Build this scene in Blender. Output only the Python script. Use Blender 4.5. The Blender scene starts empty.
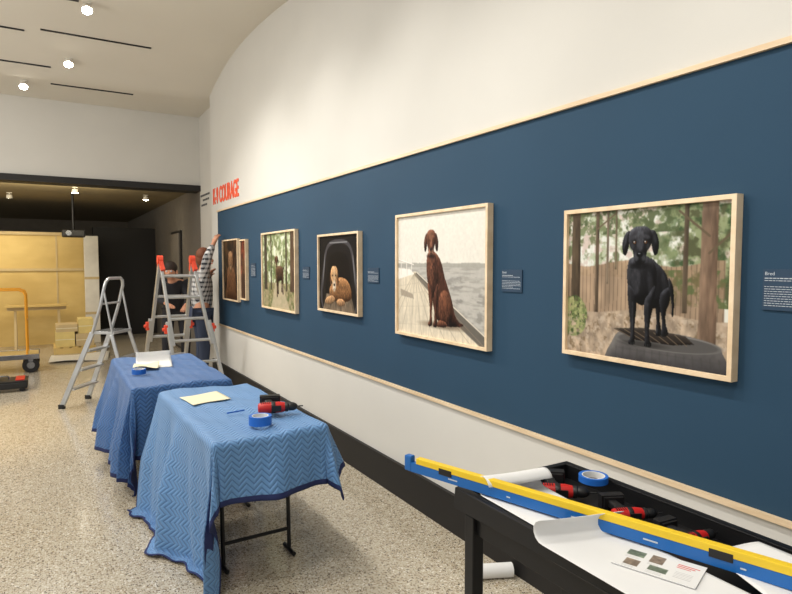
import bpy, bmesh, math, random
import numpy as np
from mathutils import Vector, Matrix, Euler
random.seed(3); np.random.seed(3)
S=bpy.context.scene; COL=S.collection
S.view_settings.view_transform='Standard'
V=Vector
# ------------------------------------------------------------ materials
def lin(c):
    return tuple(((x/255)/12.92 if x/255<=0.04045 else ((x/255+0.055)/1.055)**2.4) for x in c)
def Mth(nt,op,a,b=None,c=None):
    n=nt.nodes.new('ShaderNodeMath'); n.operation=op
    for i,x in enumerate((a,b,c)):
        if x is None: continue
        if isinstance(x,(int,float)): n.inputs[i].default_value=x
        else: nt.links.new(x,n.inputs[i])
    return n.outputs[0]
def mat(name,rgb,rough=.5,metal=0,var=.06,scale=8,bump=0,bscale=60,coat=0,emit=0,spec=.5):
    m=bpy.data.materials.new(name); m.use_nodes=True; nt=m.node_tree; b=nt.nodes['Principled BSDF']
    c=lin(rgb)
    tc=nt.nodes.new('ShaderNodeTexCoord')
    n=nt.nodes.new('ShaderNodeTexNoise'); n.inputs['Scale'].default_value=scale; n.inputs['Detail'].default_value=3
    nt.links.new(tc.outputs['Object'],n.inputs['Vector'])
    r=nt.nodes.new('ShaderNodeValToRGB'); r.color_ramp.elements[0].position=.3; r.color_ramp.elements[1].position=.7
    r.color_ramp.elements[0].color=(*[x*(1-var) for x in c],1); r.color_ramp.elements[1].color=(*[min(1,x*(1+var)) for x in c],1)
    nt.links.new(n.outputs['Fac'],r.inputs['Fac']); nt.links.new(r.outputs['Color'],b.inputs['Base Color'])
    b.inputs['Roughness'].default_value=rough; b.inputs['Metallic'].default_value=metal
    b.inputs['Specular IOR Level'].default_value=spec
    if coat: b.inputs['Coat Weight'].default_value=coat; b.inputs['Coat Roughness'].default_value=.1
    if emit:
        b.inputs['Emission Color'].default_value=(*c,1); b.inputs['Emission Strength'].default_value=emit
    if bump:
        n2=nt.nodes.new('ShaderNodeTexNoise'); n2.inputs['Scale'].default_value=bscale
        nt.links.new(tc.outputs['Object'],n2.inputs['Vector'])
        bp=nt.nodes.new('ShaderNodeBump'); bp.inputs['Strength'].default_value=bump; bp.inputs['Distance'].default_value=.01
        nt.links.new(n2.outputs['Fac'],bp.inputs['Height']); nt.links.new(bp.outputs['Normal'],b.inputs['Normal'])
    return m
def wood(name,a,b_,scale=(2,30,30),rough=.5):
    m=mat(name,a,rough); nt=m.node_tree; b=nt.nodes['Principled BSDF']
    tc=nt.nodes.new('ShaderNodeTexCoord'); mp=nt.nodes.new('ShaderNodeMapping'); mp.inputs['Scale'].default_value=scale
    nt.links.new(tc.outputs['Object'],mp.inputs['Vector'])
    n=nt.nodes.new('ShaderNodeTexNoise'); n.inputs['Scale'].default_value=1.5; n.inputs['Detail'].default_value=6
    nt.links.new(mp.outputs['Vector'],n.inputs['Vector'])
    r=nt.nodes.new('ShaderNodeValToRGB'); r.color_ramp.elements[0].position=.35; r.color_ramp.elements[1].position=.65
    r.color_ramp.elements[0].color=(*lin(a),1); r.color_ramp.elements[1].color=(*lin(b_),1)
    nt.links.new(n.outputs['Fac'],r.inputs['Fac']); nt.links.new(r.outputs['Color'],b.inputs['Base Color'])
    return m
def terrazzo():
    m=bpy.data.materials.new('terrazzo'); m.use_nodes=True; nt=m.node_tree; b=nt.nodes['Principled BSDF']
    tc=nt.nodes.new('ShaderNodeTexCoord')
    base=nt.nodes.new('ShaderNodeTexNoise'); base.inputs['Scale'].default_value=1.3
    nt.links.new(tc.outputs['Object'],base.inputs['Vector'])
    wn=nt.nodes.new('ShaderNodeTexNoise'); wn.inputs['Scale'].default_value=60
    nt.links.new(tc.outputs['Object'],wn.inputs['Vector'])
    br=nt.nodes.new('ShaderNodeValToRGB'); br.color_ramp.elements[0].color=(*lin((184,174,154)),1); br.color_ramp.elements[1].color=(*lin((197,188,169)),1)
    nt.links.new(base.outputs['Fac'],br.inputs['Fac'])
    col=br.outputs['Color']
    for sc,th,c,seed,gt in ((62,.22,(130,116,98),0,.45),(48,.16,(88,78,66),5.3,.58),(78,.24,(224,218,205),9.1,.4),(120,.30,(150,134,110),3.3,.35),(40,.14,(156,138,110),7.7,.6),(100,.24,(80,70,60),2.2,.72)):
        mp=nt.nodes.new('ShaderNodeMapping'); mp.inputs['Location'].default_value=(seed,seed*2,seed)
        va=nt.nodes.new('ShaderNodeVectorMath'); va.operation='SCALE'; va.inputs['Scale'].default_value=.010
        nt.links.new(wn.outputs['Color'],va.inputs[0])
        vb=nt.nodes.new('ShaderNodeVectorMath'); vb.operation='ADD'
        nt.links.new(tc.outputs['Object'],vb.inputs[0]); nt.links.new(va.outputs[0],vb.inputs[1])
        nt.links.new(vb.outputs[0],mp.inputs['Vector'])
        v=nt.nodes.new('ShaderNodeTexVoronoi'); v.inputs['Scale'].default_value=sc
        nt.links.new(mp.outputs['Vector'],v.inputs['Vector'])
        sep=nt.nodes.new('ShaderNodeSeparateColor'); nt.links.new(v.outputs['Color'],sep.inputs[0])
        thr=Mth(nt,'MULTIPLY',Mth(nt,'ADD',sep.outputs[1],.55),th*1.25)
        lt=Mth(nt,'LESS_THAN',v.outputs['Distance'],thr)
        g=Mth(nt,'GREATER_THAN',sep.outputs[0],gt)
        f=Mth(nt,'MULTIPLY',lt,g)
        mx=nt.nodes.new('ShaderNodeMix'); mx.data_type='RGBA'
        nt.links.new(f,mx.inputs['Factor']); nt.links.new(col,mx.inputs[6]); mx.inputs[7].default_value=(*lin(c),1)
        col=mx.outputs[2]
    nt.links.new(col,b.inputs['Base Color']); b.inputs['Roughness'].default_value=.16
    b.inputs['Specular IOR Level'].default_value=.7
    return m
def quilt(name,rgb,dark):
    m=bpy.data.materials.new(name); m.use_nodes=True; nt=m.node_tree; b=nt.nodes['Principled BSDF']
    uv=nt.nodes.new('ShaderNodeUVMap'); uv.uv_map='UVMap'
    sp=nt.nodes.new('ShaderNodeSeparateXYZ'); nt.links.new(uv.outputs['UV'],sp.inputs[0])
    p=Mth(nt,'PINGPONG',sp.outputs[0],.036)
    s=Mth(nt,'ADD',sp.outputs[1],p)
    q=Mth(nt,'PINGPONG',s,.0145)
    q=Mth(nt,'DIVIDE',q,.0145)
    h=Mth(nt,'POWER',q,.5)
    r=nt.nodes.new('ShaderNodeValToRGB'); r.color_ramp.elements[0].color=(*lin(dark),1); r.color_ramp.elements[0].position=.1
    r.color_ramp.elements[1].color=(*lin(rgb),1); r.color_ramp.elements[1].position=.6
    nt.links.new(h,r.inputs['Fac']); nt.links.new(r.outputs['Color'],b.inputs['Base Color'])
    bp=nt.nodes.new('ShaderNodeBump'); bp.inputs['Strength'].default_value=.8; bp.inputs['Distance'].default_value=.005
    nt.links.new(h,bp.inputs['Height']); nt.links.new(bp.outputs['Normal'],b.inputs['Normal'])
    b.inputs['Roughness'].default_value=.6; b.inputs['Sheen Weight'].default_value=.12
    return m
def attrmat(name,coat=.25,rough=.45):
    m=bpy.data.materials.new(name); m.use_nodes=True; nt=m.node_tree; b=nt.nodes['Principled BSDF']
    a=nt.nodes.new('ShaderNodeAttribute'); a.attribute_name='Col'
    nt.links.new(a.outputs['Color'],b.inputs['Base Color']); b.inputs['Roughness'].default_value=rough
    b.inputs['Specular IOR Level'].default_value=.15
    return m
def plaid(name):
    m=mat(name,(170,170,170),.8); nt=m.node_tree; b=nt.nodes['Principled BSDF']
    tc=nt.nodes.new('ShaderNodeTexCoord'); sp=nt.nodes.new('ShaderNodeSeparateXYZ'); nt.links.new(tc.outputs['Object'],sp.inputs[0])
    a=Mth(nt,'PINGPONG',Mth(nt,'ADD',sp.outputs[0],sp.outputs[1]),.03); c=Mth(nt,'PINGPONG',sp.outputs[2],.03)
    f=Mth(nt,'MULTIPLY',Mth(nt,'ADD',Mth(nt,'GREATER_THAN',a,.017),Mth(nt,'GREATER_THAN',c,.017)),.5)
    r=nt.nodes.new('ShaderNodeValToRGB'); r.color_ramp.elements[0].color=(*lin((205,205,205)),1); r.color_ramp.elements[1].color=(*lin((45,48,55)),1)
    nt.links.new(f,r.inputs['Fac']); nt.links.new(r.outputs['Color'],b.inputs['Base Color'])
    return m
WHITE=mat('wall_paint_white',(207,205,199),.9,var=.015,scale=2,bump=.05,bscale=200)
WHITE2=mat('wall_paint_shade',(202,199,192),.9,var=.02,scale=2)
CEIL=mat('ceiling_paint',(218,213,202),.9,var=.02,scale=1)
NAVY=mat('wall_paint_navy',(38,68,92),.75,var=.03,scale=2,bump=.04,bscale=250,spec=.3)
LABELM=mat('label_navy',(31,59,84),.5,var=.02)
BLACKW=mat('black_paint',(22,20,20),.6)
DARKC=mat('dark_ceiling',(122,110,84),.8)
CORR=mat('corridor_grey',(108,102,94),.8)
TRIM=wood('pale_wood_trim',(232,210,178),(214,188,152),(30,2,30))
FRAMEW=wood('maple_frame',(238,215,182),(222,195,158),(9,9,9))
PLY=wood('plywood',(218,190,122),(202,172,104),(1,2,2),.65)
ALU=mat('aluminium',(196,198,200),.35,.8,var=.08)
STEEL=mat('chrome_steel',(150,152,156),.25,1)
RED=mat('red_plastic',(196,28,24),.4,var=.05)
ORED=mat('orange_red_plastic',(228,76,50),.45)
BLK=mat('black_plastic',(20,20,22),.45)
BLKM=mat('black_metal',(20,20,22),.45,.2)
BLUET=mat('blue_tape',(30,104,196),.45)
YEL=mat('level_yellow',(236,200,44),.4,var=.03)
LBLUE=mat('level_blue',(22,100,176),.35,var=.03)
PAPER=mat('paper_white',(226,226,225),.8,var=.02,scale=5)
CREAM=mat('paper_cream',(230,222,190),.8,var=.03)
WHITEP=mat('white_plastic',(222,218,208),.5)
ORANGE=mat('orange_tube',(232,160,40),.4)
SKIN=mat('skin',(206,148,118),.55)
DARKCL=mat('dark_cloth',(34,34,40),.85)
JEANS=mat('denim',(52,62,84),.85)
HAIR=mat('dark_hair',(44,30,22),.7)
HAIR2=mat('brown_hair',(110,62,36),.7)
SHOE=mat('shoe_leather',(40,34,30),.6)
REDL=mat('red_lettering',(243,96,62),.6,var=.02)
INK=mat('white_ink',(190,198,206),.7,var=.01)
GREYI=mat('grey_ink',(90,90,90),.7,var=.01)
EM=mat('lamp_lens',(255,246,225),.5,emit=60,var=.0)
VIAL=mat('vial_green',(190,215,120),.15,coat=.5)
SHELF=mat('cardboard',(200,178,134),.8)
PINE=mat('yellow_foam',(222,200,130),.8)
HEM=mat('navy_binding',(24,38,88),.75)
FLOORM=terrazzo()
Q1=quilt('quilt_light_blue',(98,144,194),(48,86,140))
Q2=quilt('quilt_mid_blue',(58,104,162),(22,50,100))
ATTR=attrmat('printed_photo'); PLAID=plaid('plaid_cloth')
# ------------------------------------------------------------ geometry
class G:
    def __init__(s): s.v=[]; s.f=[]; s.m=[]
    def add(s,vs,fs,mi=0):
        o=len(s.v); s.v+= [tuple(x) for x in vs]; s.f+=[tuple(i+o for i in f) for f in fs]; s.m+=[mi]*len(fs); return s
    def box(s,c,d,mi=0,R=None):
        c=V(c); vs=[]
        for x in(-1,1):
            for y in(-1,1):
                for z in(-1,1):
                    p=V((x*d[0]/2,y*d[1]/2,z*d[2]/2)); 
                    if R: p=R@p
                    vs.append(c+p)
        return s.add(vs,[(0,1,3,2),(4,6,7,5),(0,4,5,1),(2,3,7,6),(0,2,6,4),(1,5,7,3)],mi)
    def tube(s,pts,r,n=10,mi=0,closed=False,caps=True,flat=1.0,rot=0):
        pts=[V(p) for p in pts]; N=len(pts); rs=r if isinstance(r,(list,tuple)) else [r]*N
        up=None; rings=[]
        for i,p in enumerate(pts):
            a=pts[(i-1)%N] if (i>0 or closed) else p; b=pts[(i+1)%N] if (i<N-1 or closed) else p
            d=(b-a).normalized()
            if up is None:
                t=V((0,0,1)) if abs(d.z)<.9 else V((0,1,0)); up=(t-d*t.dot(d)).normalized()
            else: up=(up-d*up.dot(d)).normalized()
            sd=d.cross(up); rings.append([p+(up*math.cos(rot+2*math.pi*k/n)*rs[i]+sd*math.sin(rot+2*math.pi*k/n)*rs[i]*flat) for k in range(n)])
        vs=[q for ring in rings for q in ring]; fs=[]
        for i in range(N if closed else N-1):
            j=(i+1)%N
            for k in range(n): fs.append((i*n+k,i*n+(k+1)%n,j*n+(k+1)%n,j*n+k))
        if caps and not closed: fs+= [tuple(range(n))[::-1],tuple((N-1)*n+k for k in range(n))]
        return s.add(vs,fs,mi)
    def bar(s,a,b,w,t,side,mi=0):
        a=V(a);b=V(b);d=(b-a).normalized(); sd=V(side); sd=(sd-d*sd.dot(d)).normalized(); n=d.cross(sd)
        vs=[p+sd*(x*w/2)+n*(y*t/2) for p in(a,b) for x,y in((-1,-1),(1,-1),(1,1),(-1,1))]
        return s.add(vs,[(0,3,2,1),(4,5,6,7),(0,1,5,4),(1,2,6,5),(2,3,7,6),(3,0,4,7)],mi)
    def lathe(s,prof,M=None,n=24,mi=0,closed=False):
        M=M or Matrix(); vs=[]; N=len(prof)
        for r,z in prof:
            for k in range(n):
                a=2*math.pi*k/n; vs.append(M@V((r*math.cos(a),r*math.sin(a),z)))
        fs=[]
        for i in range(N if closed else N-1):
            j=(i+1)%N
            for k in range(n): fs.append((i*n+k,i*n+(k+1)%n,j*n+(k+1)%n,j*n+k))
        if not closed:
            fs+= [tuple(range(n))[::-1],tuple((N-1)*n+k for k in range(n))]
        return s.add(vs,fs,mi)
    def prism(s,poly,z0,z1,M=None,mi=0):
        M=M or Matrix(); n=len(poly)
        vs=[M@V((x,y,z0)) for x,y in poly]+[M@V((x,y,z1)) for x,y in poly]
        fs=[tuple(range(n))[::-1],tuple(range(n,2*n))]+[(i,(i+1)%n,n+(i+1)%n,n+i) for i in range(n)]
        return s.add(vs,fs,mi)
    def ell(s,c,r,mi=0,n=16,R=None):
        c=V(c); vs=[];m=n//2
        for i in range(m+1):
            t=math.pi*i/m
            for k in range(n):
                a=2*math.pi*k/n; p=V((r[0]*math.sin(t)*math.cos(a),r[1]*math.sin(t)*math.sin(a),r[2]*math.cos(t)))
                if R: p=R@p
                vs.append(c+p)
        fs=[(i*n+k,(i+1)*n+k,(i+1)*n+(k+1)%n,i*n+(k+1)%n) for i in range(m) for k in range(n)]
        return s.add(vs,fs,mi)
    def obj(s,name,mats,parent=None,loc=(0,0,0),rot=None,bevel=0,smooth=False,**kw):
        me=bpy.data.meshes.new(name); me.from_pydata(s.v,[],s.f)
        if not isinstance(mats,(list,tuple)): mats=[mats]
        for m in mats: me.materials.append(m)
        me.polygons.foreach_set('material_index',s.m)
        bm=bmesh.new(); bm.from_mesh(me); bmesh.ops.remove_doubles(bm,verts=bm.verts,dist=1e-6); bmesh.ops.recalc_face_normals(bm,faces=bm.faces); bm.to_mesh(me); bm.free()
        o=bpy.data.objects.new(name,me); COL.objects.link(o); o.location=loc
        if rot: o.rotation_euler=rot
        if parent: o.parent=parent
        if bevel:
            b=o.modifiers.new('bevel','BEVEL'); b.width=bevel; b.segments=2; b.limit_method='ANGLE'
        if smooth:
            for p in me.polygons: p.use_smooth=True
            me.set_sharp_from_angle(angle=math.radians(40))
        for k,v in kw.items(): o[k]=v
        return o
def thing(name,label,cat,loc,rot=(0,0,0),group=None):
    e=bpy.data.objects.new(name,None); COL.objects.link(e); e.location=loc; e.rotation_euler=rot; e.empty_display_size=.1
    e['label']=label; e['category']=cat
    if group: e['group']=group
    return e
def tag(o,label,cat,group=None):
    o['label']=label; o['category']=cat
    if group:o['group']=group
    return o
def struct(o): o['kind']='structure'; return o
def textmesh(name,body,size,mat_,M,parent=None,extr=.002,width=1.0,off=0):
    cu=bpy.data.curves.new(name,'FONT'); cu.body=body; cu.size=size; cu.extrude=extr; cu.offset=off
    o=bpy.data.objects.new(name+'_t',cu); COL.objects.link(o)
    dg=bpy.context.evaluated_depsgraph_get(); me=bpy.data.meshes.new_from_object(o.evaluated_get(dg))
    bpy.data.objects.remove(o); me.name=name
    me.transform(M@Matrix.Diagonal((width,1,1,1))); me.materials.clear(); me.materials.append(mat_)
    r=bpy.data.objects.new(name,me); COL.objects.link(r)
    if parent: r.parent=parent
    return r
# ------------------------------------------------------------ camera
cam=bpy.data.cameras.new('camera'); cam.sensor_width=36; cam.lens=595/792*36; cam.clip_start=.05
co=bpy.data.objects.new('camera',cam); COL.objects.link(co); co.location=(0,0,1.6)
co.rotation_euler=(math.radians(90-3.27),0,math.radians(-30.5)); S.camera=co
# ------------------------------------------------------------ room
WX=2.06
g=G(); g.box((-2.8,7.5,-.05),(11,25,.1)); struct(g.obj('floor',FLOORM))
g=G()
zs=[0,.755,2.31,4.4]; ys=[-3.5,8.32,8.66]
for i in range(3):
    for j in range(2):
        mi=1 if (i==1 and j==0) else 0
        g.add([(WX,ys[j],zs[i]),(WX,ys[j+1],zs[i]),(WX,ys[j+1],zs[i+1]),(WX,ys[j],zs[i+1])],[(0,1,2,3)],mi)
X2=WX+.3
g.add([(WX,8.66,0),(X2,8.66,0),(X2,8.66,4.4),(WX,8.66,4.4)],[(0,1,2,3)])
g.add([(X2,-3.5,0),(X2,8.66,0),(X2,8.66,4.4),(X2,-3.5,4.4)],[(0,1,2,3)])
g.add([(WX,-3.5,0),(X2,-3.5,0),(X2,-3.5,4.4),(WX,-3.5,4.4)],[(0,1,2,3)])
g.add([(WX,-3.5,4.4),(X2,-3.5,4.4),(X2,8.66,4.4),(WX,8.66,4.4)],[(0,1,2,3)])
struct(g.obj('wall_right',[WHITE,NAVY]))
g=G(); g.box((WX-.008,2.41,2.305),(.016,11.82,.02)); struct(g.obj('trim_1',TRIM))
g=G(); g.box((WX-.008,2.41,.755),(.016,11.82,.02)); struct(g.obj('trim_2',TRIM))
g=G(); g.box((WX-.012,2.58,.115),(.024,12.16,.23)); struct(g.obj('baseboard_right',BLACKW))
g=G(); g.box((2.18+.15,9.29,2.2),(.3,1.24,4.4)); struct(g.obj('wall_recess',WHITE2))
g=G(); g.box((2.18+.15,14.75,1.4),(.3,9.7,2.86)); struct(g.obj('wall_corridor',CORR))
g=G(); g.box((-3.0,10.05,3.45),(10.36,.3,1.26)); struct(g.obj('wall_bulkhead',WHITE))
g=G(); g.box((-3.0,10.03,2.79),(10.36,.36,.09)); struct(g.obj('trim_3',BLACKW))
def cz(y):
    if y>8.75: return 3.915
    if y>7: return 4.175-.085*(y-7)**2
    return 4.175-min(.10,.04*(7-y)**2)
g=G(); yy=[-3.5,2,4,4.8]+[5+.15*i for i in range(35)]
vs=[];fs=[]
for y in yy: vs+=[(-8.2,y,cz(y)),(2.3,y,cz(y)),(2.3,y,cz(y)+.15),(-8.2,y,cz(y)+.15)]
for i in range(len(yy)-1):
    a=4*i;b=a+4
    for k in range(4): fs.append((a+k,a+(k+1)%4,b+(k+1)%4,b+k))
fs+=[(0,1,2,3),(len(vs)-1,len(vs)-2,len(vs)-3,len(vs)-4)]
g.add(vs,fs); struct(g.obj('ceiling',CEIL,smooth=True))
for i,(x0,x1,y) in enumerate(((-1.2,.36,6.75),(-1.3,-.12,7.75),(.03,1.155,7.66),(-1.0,.13,8.50),(.13,1.11,9.0))):
    g=G(); g.box(((x0+x1)/2,y,cz(y)-.006),(x1-x0,.024,.012)); struct(g.obj('trim_%d'%(4+i),BLACKW))
g=G(); g.box((-3,14.9,2.9),(10.4,9.4,.15)); struct(g.obj('ceiling_corridor',DARKC))
g=G(); g.box((-3,19.6,1.4),(11,.1,2.9)); struct(g.obj('wall_back',CORR))
g=G(); g.box((1.55,14.7,1.19),(1.26,.4,2.38)); struct(g.obj('dark_opening_block',BLACKW))  # black block stands in for the darkness of an opening
g=G(); g.box((-1.9,13.55,1.1),(5.2,.06,2.2))
for x in(-3.4,-2.2,-1.0,.2): g.box((x,13.515,1.1),(.03,.012,2.2),1)
g.box((-1.9,13.5,1.47),(5.2,.02,.05),1); g.box((-1.9,13.5,2.17),(5.2,.04,.06),1)
struct(g.obj('wall_plywood',[PLY,SHELF]))
g=G(); g.box((2.17,11.9,1.1),(.04,.95,2.2)); g.box((2.145,11.9,1.1),(.03,.8,2.1),1); g.box((2.12,12.2,1.0),(.03,.03,.12),2)
struct(g.obj('door_1',[BLACKW,CORR,STEEL]))
def tw(x,y,z): return Matrix(((0,0,-1,x),(-1,0,0,y),(0,1,0,z),(0,0,0,1)))
t=textmesh('exhibition_title','K-9 COURAGE',.30,REDL,tw(WX-.004,8.54,2.42),width=.655,extr=.004,off=.006)
tag(t,'red vinyl exhibition title lettering on white wall','lettering')
g=G()
for r,(a,b) in enumerate(((9.85,9.25),(9.7,9.3),(9.8,9.4))):
    y=a
    while y>b+.05:
        w=random.uniform(.05,.14); g.box((2.177,y-w/2,2.66-.075*r),(.006,w,.03)); y-=w+.03
tag(g.obj('wall_lettering',GREYI),'small grey lines of lettering on white wall','lettering')
# ------------------------------------------------------------ painting on colour attribute grids
class Pic:
    def __init__(s,asp,n=150,bg=(128,128,128)):
        s.h=n; s.w=int(n*asp); s.asp=asp; s.vol=None
        x=(np.arange(s.w)+.5)/s.w*asp; y=(np.arange(s.h)+.5)/s.h
        s.X,s.Y=np.meshgrid(x,y); s.c=np.ones((s.h,s.w,3))*np.array(bg,float)
    def noise(s,sx,sy=None,seed=0,oct=3):
        sy=sy or sx; rng=np.random.RandomState(seed); out=np.zeros((s.h,s.w)); amp=1;tot=0
        for o in range(oct):
            gx=int(sx*s.asp*2**o)+3; gy=int(sy*2**o)+3; gr=rng.rand(gy,gx)
            fx=s.X/s.asp*(gx-2); fy=s.Y*(gy-2); ix=fx.astype(int); iy=fy.astype(int); fx=fx-ix; fy=fy-iy
            fx=fx*fx*(3-2*fx); fy=fy*fy*(3-2*fy)
            a=gr[iy,ix]*(1-fx)+gr[iy,ix+1]*fx; b=gr[iy+1,ix]*(1-fx)+gr[iy+1,ix+1]*fx
            out+=amp*(a*(1-fy)+b*fy); tot+=amp; amp*=.55
        return out/tot
    def put(s,m,col,al=1.0):
        m=np.clip(m*al,0,1)[...,None]; col=np.array(col,float)
        s.c=s.c*(1-m)+col*m
    def blur(s,m,k=1):
        m=m.astype(float)
        for _ in range(k):
            p=np.pad(m,1,mode='edge'); m=(p[1:-1,1:-1]*4+p[:-2,1:-1]+p[2:,1:-1]+p[1:-1,:-2]+p[1:-1,2:])/8
        return m
    def gb(s,m,sig):
        fy=np.fft.fftfreq(s.h)[:,None]; fx=np.fft.fftfreq(s.w)[None]
        return np.real(np.fft.ifft2(np.fft.fft2(m)*np.exp(-2*(math.pi*sig)**2*(fx*fx+fy*fy))))
    def soften(s,k):
        for c in range(3): s.c[...,c]=s.blur(s.c[...,c],k)
    def inside(s,pts):
        n=len(pts); r=np.zeros((s.h,s.w),bool)
        for i in range(n):
            x0,y0=pts[i];x1,y1=pts[(i+1)%n]
            if y0==y1: continue
            c=((y0>s.Y)!=(y1>s.Y))&(s.X<(x1-x0)*(s.Y-y0)/(y1-y0)+x0); r^=c
        return r
    def poly(s,pts,col,al=1,smooth=True,bl=1,tex=None,sg=None):
        if smooth:
            q=[];n=len(pts)
            for i in range(n):
                p0,p1,p2,p3=[np.array(pts[(i+k-1)%n],float) for k in range(4)]
                for t in np.linspace(0,1,6)[:-1]:
                    q.append(.5*((2*p1)+(-p0+p2)*t+(2*p0-5*p1+4*p2-p3)*t*t+(-p0+3*p1-3*p2+p3)*t**3))
            pts=q
        m=s.blur(s.inside(pts),bl)
        if tex is not None:
            c=np.array(col,float)[None,None]*(tex[...,None]); mm=np.clip(m*al,0,1)[...,None]; s.c=s.c*(1-mm)+c*mm
        else: s.put(m,col,al)
        if s.vol and al==1:
            sig,amp,tint=s.vol; sig=sg or sig; sh=0
            for k in(.5,1,):
                h=s.gb(m,sig*k); gy,gx=np.gradient(h); sh=sh+(gx*.45+gy*.9)*sig*k*2.5*.5
            s.c=np.clip(s.c+m[...,None]*(sh*amp)[...,None]*np.array(tint),4,255)
        return m
    def ell(s,x,y,a,b,col,al=1,rot=0,soft=.15):
        dx=s.X-x;dy=s.Y-y;c,q=math.cos(rot),math.sin(rot); u=(dx*c+dy*q)/a; v=(-dx*q+dy*c)/b; r=np.sqrt(u*u+v*v)
        s.put(np.clip((1-r)/soft+.5,0,1),col,al)
    def line(s,x0,y0,x1,y1,w,col,al=1,soft=.004):
        d=np.array([x1-x0,y1-y0]);L=np.hypot(*d)+1e-9; t=np.clip(((s.X-x0)*d[0]+(s.Y-y0)*d[1])/L**2,0,1)
        r=np.hypot(s.X-x0-t*d[0],s.Y-y0-t*d[1]); s.put(np.clip((w/2-r)/soft+.5,0,1),col,al)
    def fur(s,before,k=.5,sx=60,sy=24,seed=1,gloss=0,gcol=(120,124,136)):
        m=s.blur((np.abs(s.c-before).sum(-1)>18),1); n=s.noise(sx,sy,seed=seed,oct=3)
        s.c=s.c*(1+m[...,None]*k*2*(n-.5)[...,None])
        if gloss:
            n2=s.noise(14,9,seed=seed+3,oct=3); s.put(np.clip((n2-.58)*6,0,1)*np.clip((n-.35)*3,0,1)*m,gcol,gloss)
def pic_mesh(name,p,W,H,parent=None,z=0,mat_=ATTR,M=None):
    h,w=p.h,p.w; vs=[];fs=[]
    for j in range(h+0):
        for i in range(w):
            q=V((-W/2+W*i/(w-1),H/2-H*j/(h-1),z)); vs.append(tuple(M@q) if M else tuple(q))
    for j in range(h-1):
        for i in range(w-1):
            a=j*w+i; fs.append((a,a+w,a+w+1,a+1))
    me=bpy.data.meshes.new(name); me.from_pydata(vs,[],fs); me.materials.append(mat_)
    at=me.color_attributes.new('Col','FLOAT_COLOR','POINT')
    c=np.clip(p.c,0,255)/255; c=np.where(c<=.04045,c/12.92,((c+.055)/1.055)**2.4)
    a=np.ones((h*w,4)); a[:,:3]=c.reshape(-1,3); at.data.foreach_set('color',a.ravel().astype(np.float32))
    o=bpy.data.objects.new(name,me); COL.objects.link(o)
    if parent:o.parent=parent
    return o
def foliage(p,reg,cols,sc,seed,thr=.5,al=.9):
    for i,c in enumerate(cols):
        n=p.noise(sc,seed=seed+i*7,oct=4); p.put(np.clip((n-thr)*8,0,1)*reg,c,al)
def mirror(pts,cx): return [(2*cx-x,y) for x,y in pts][::-1]
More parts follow.
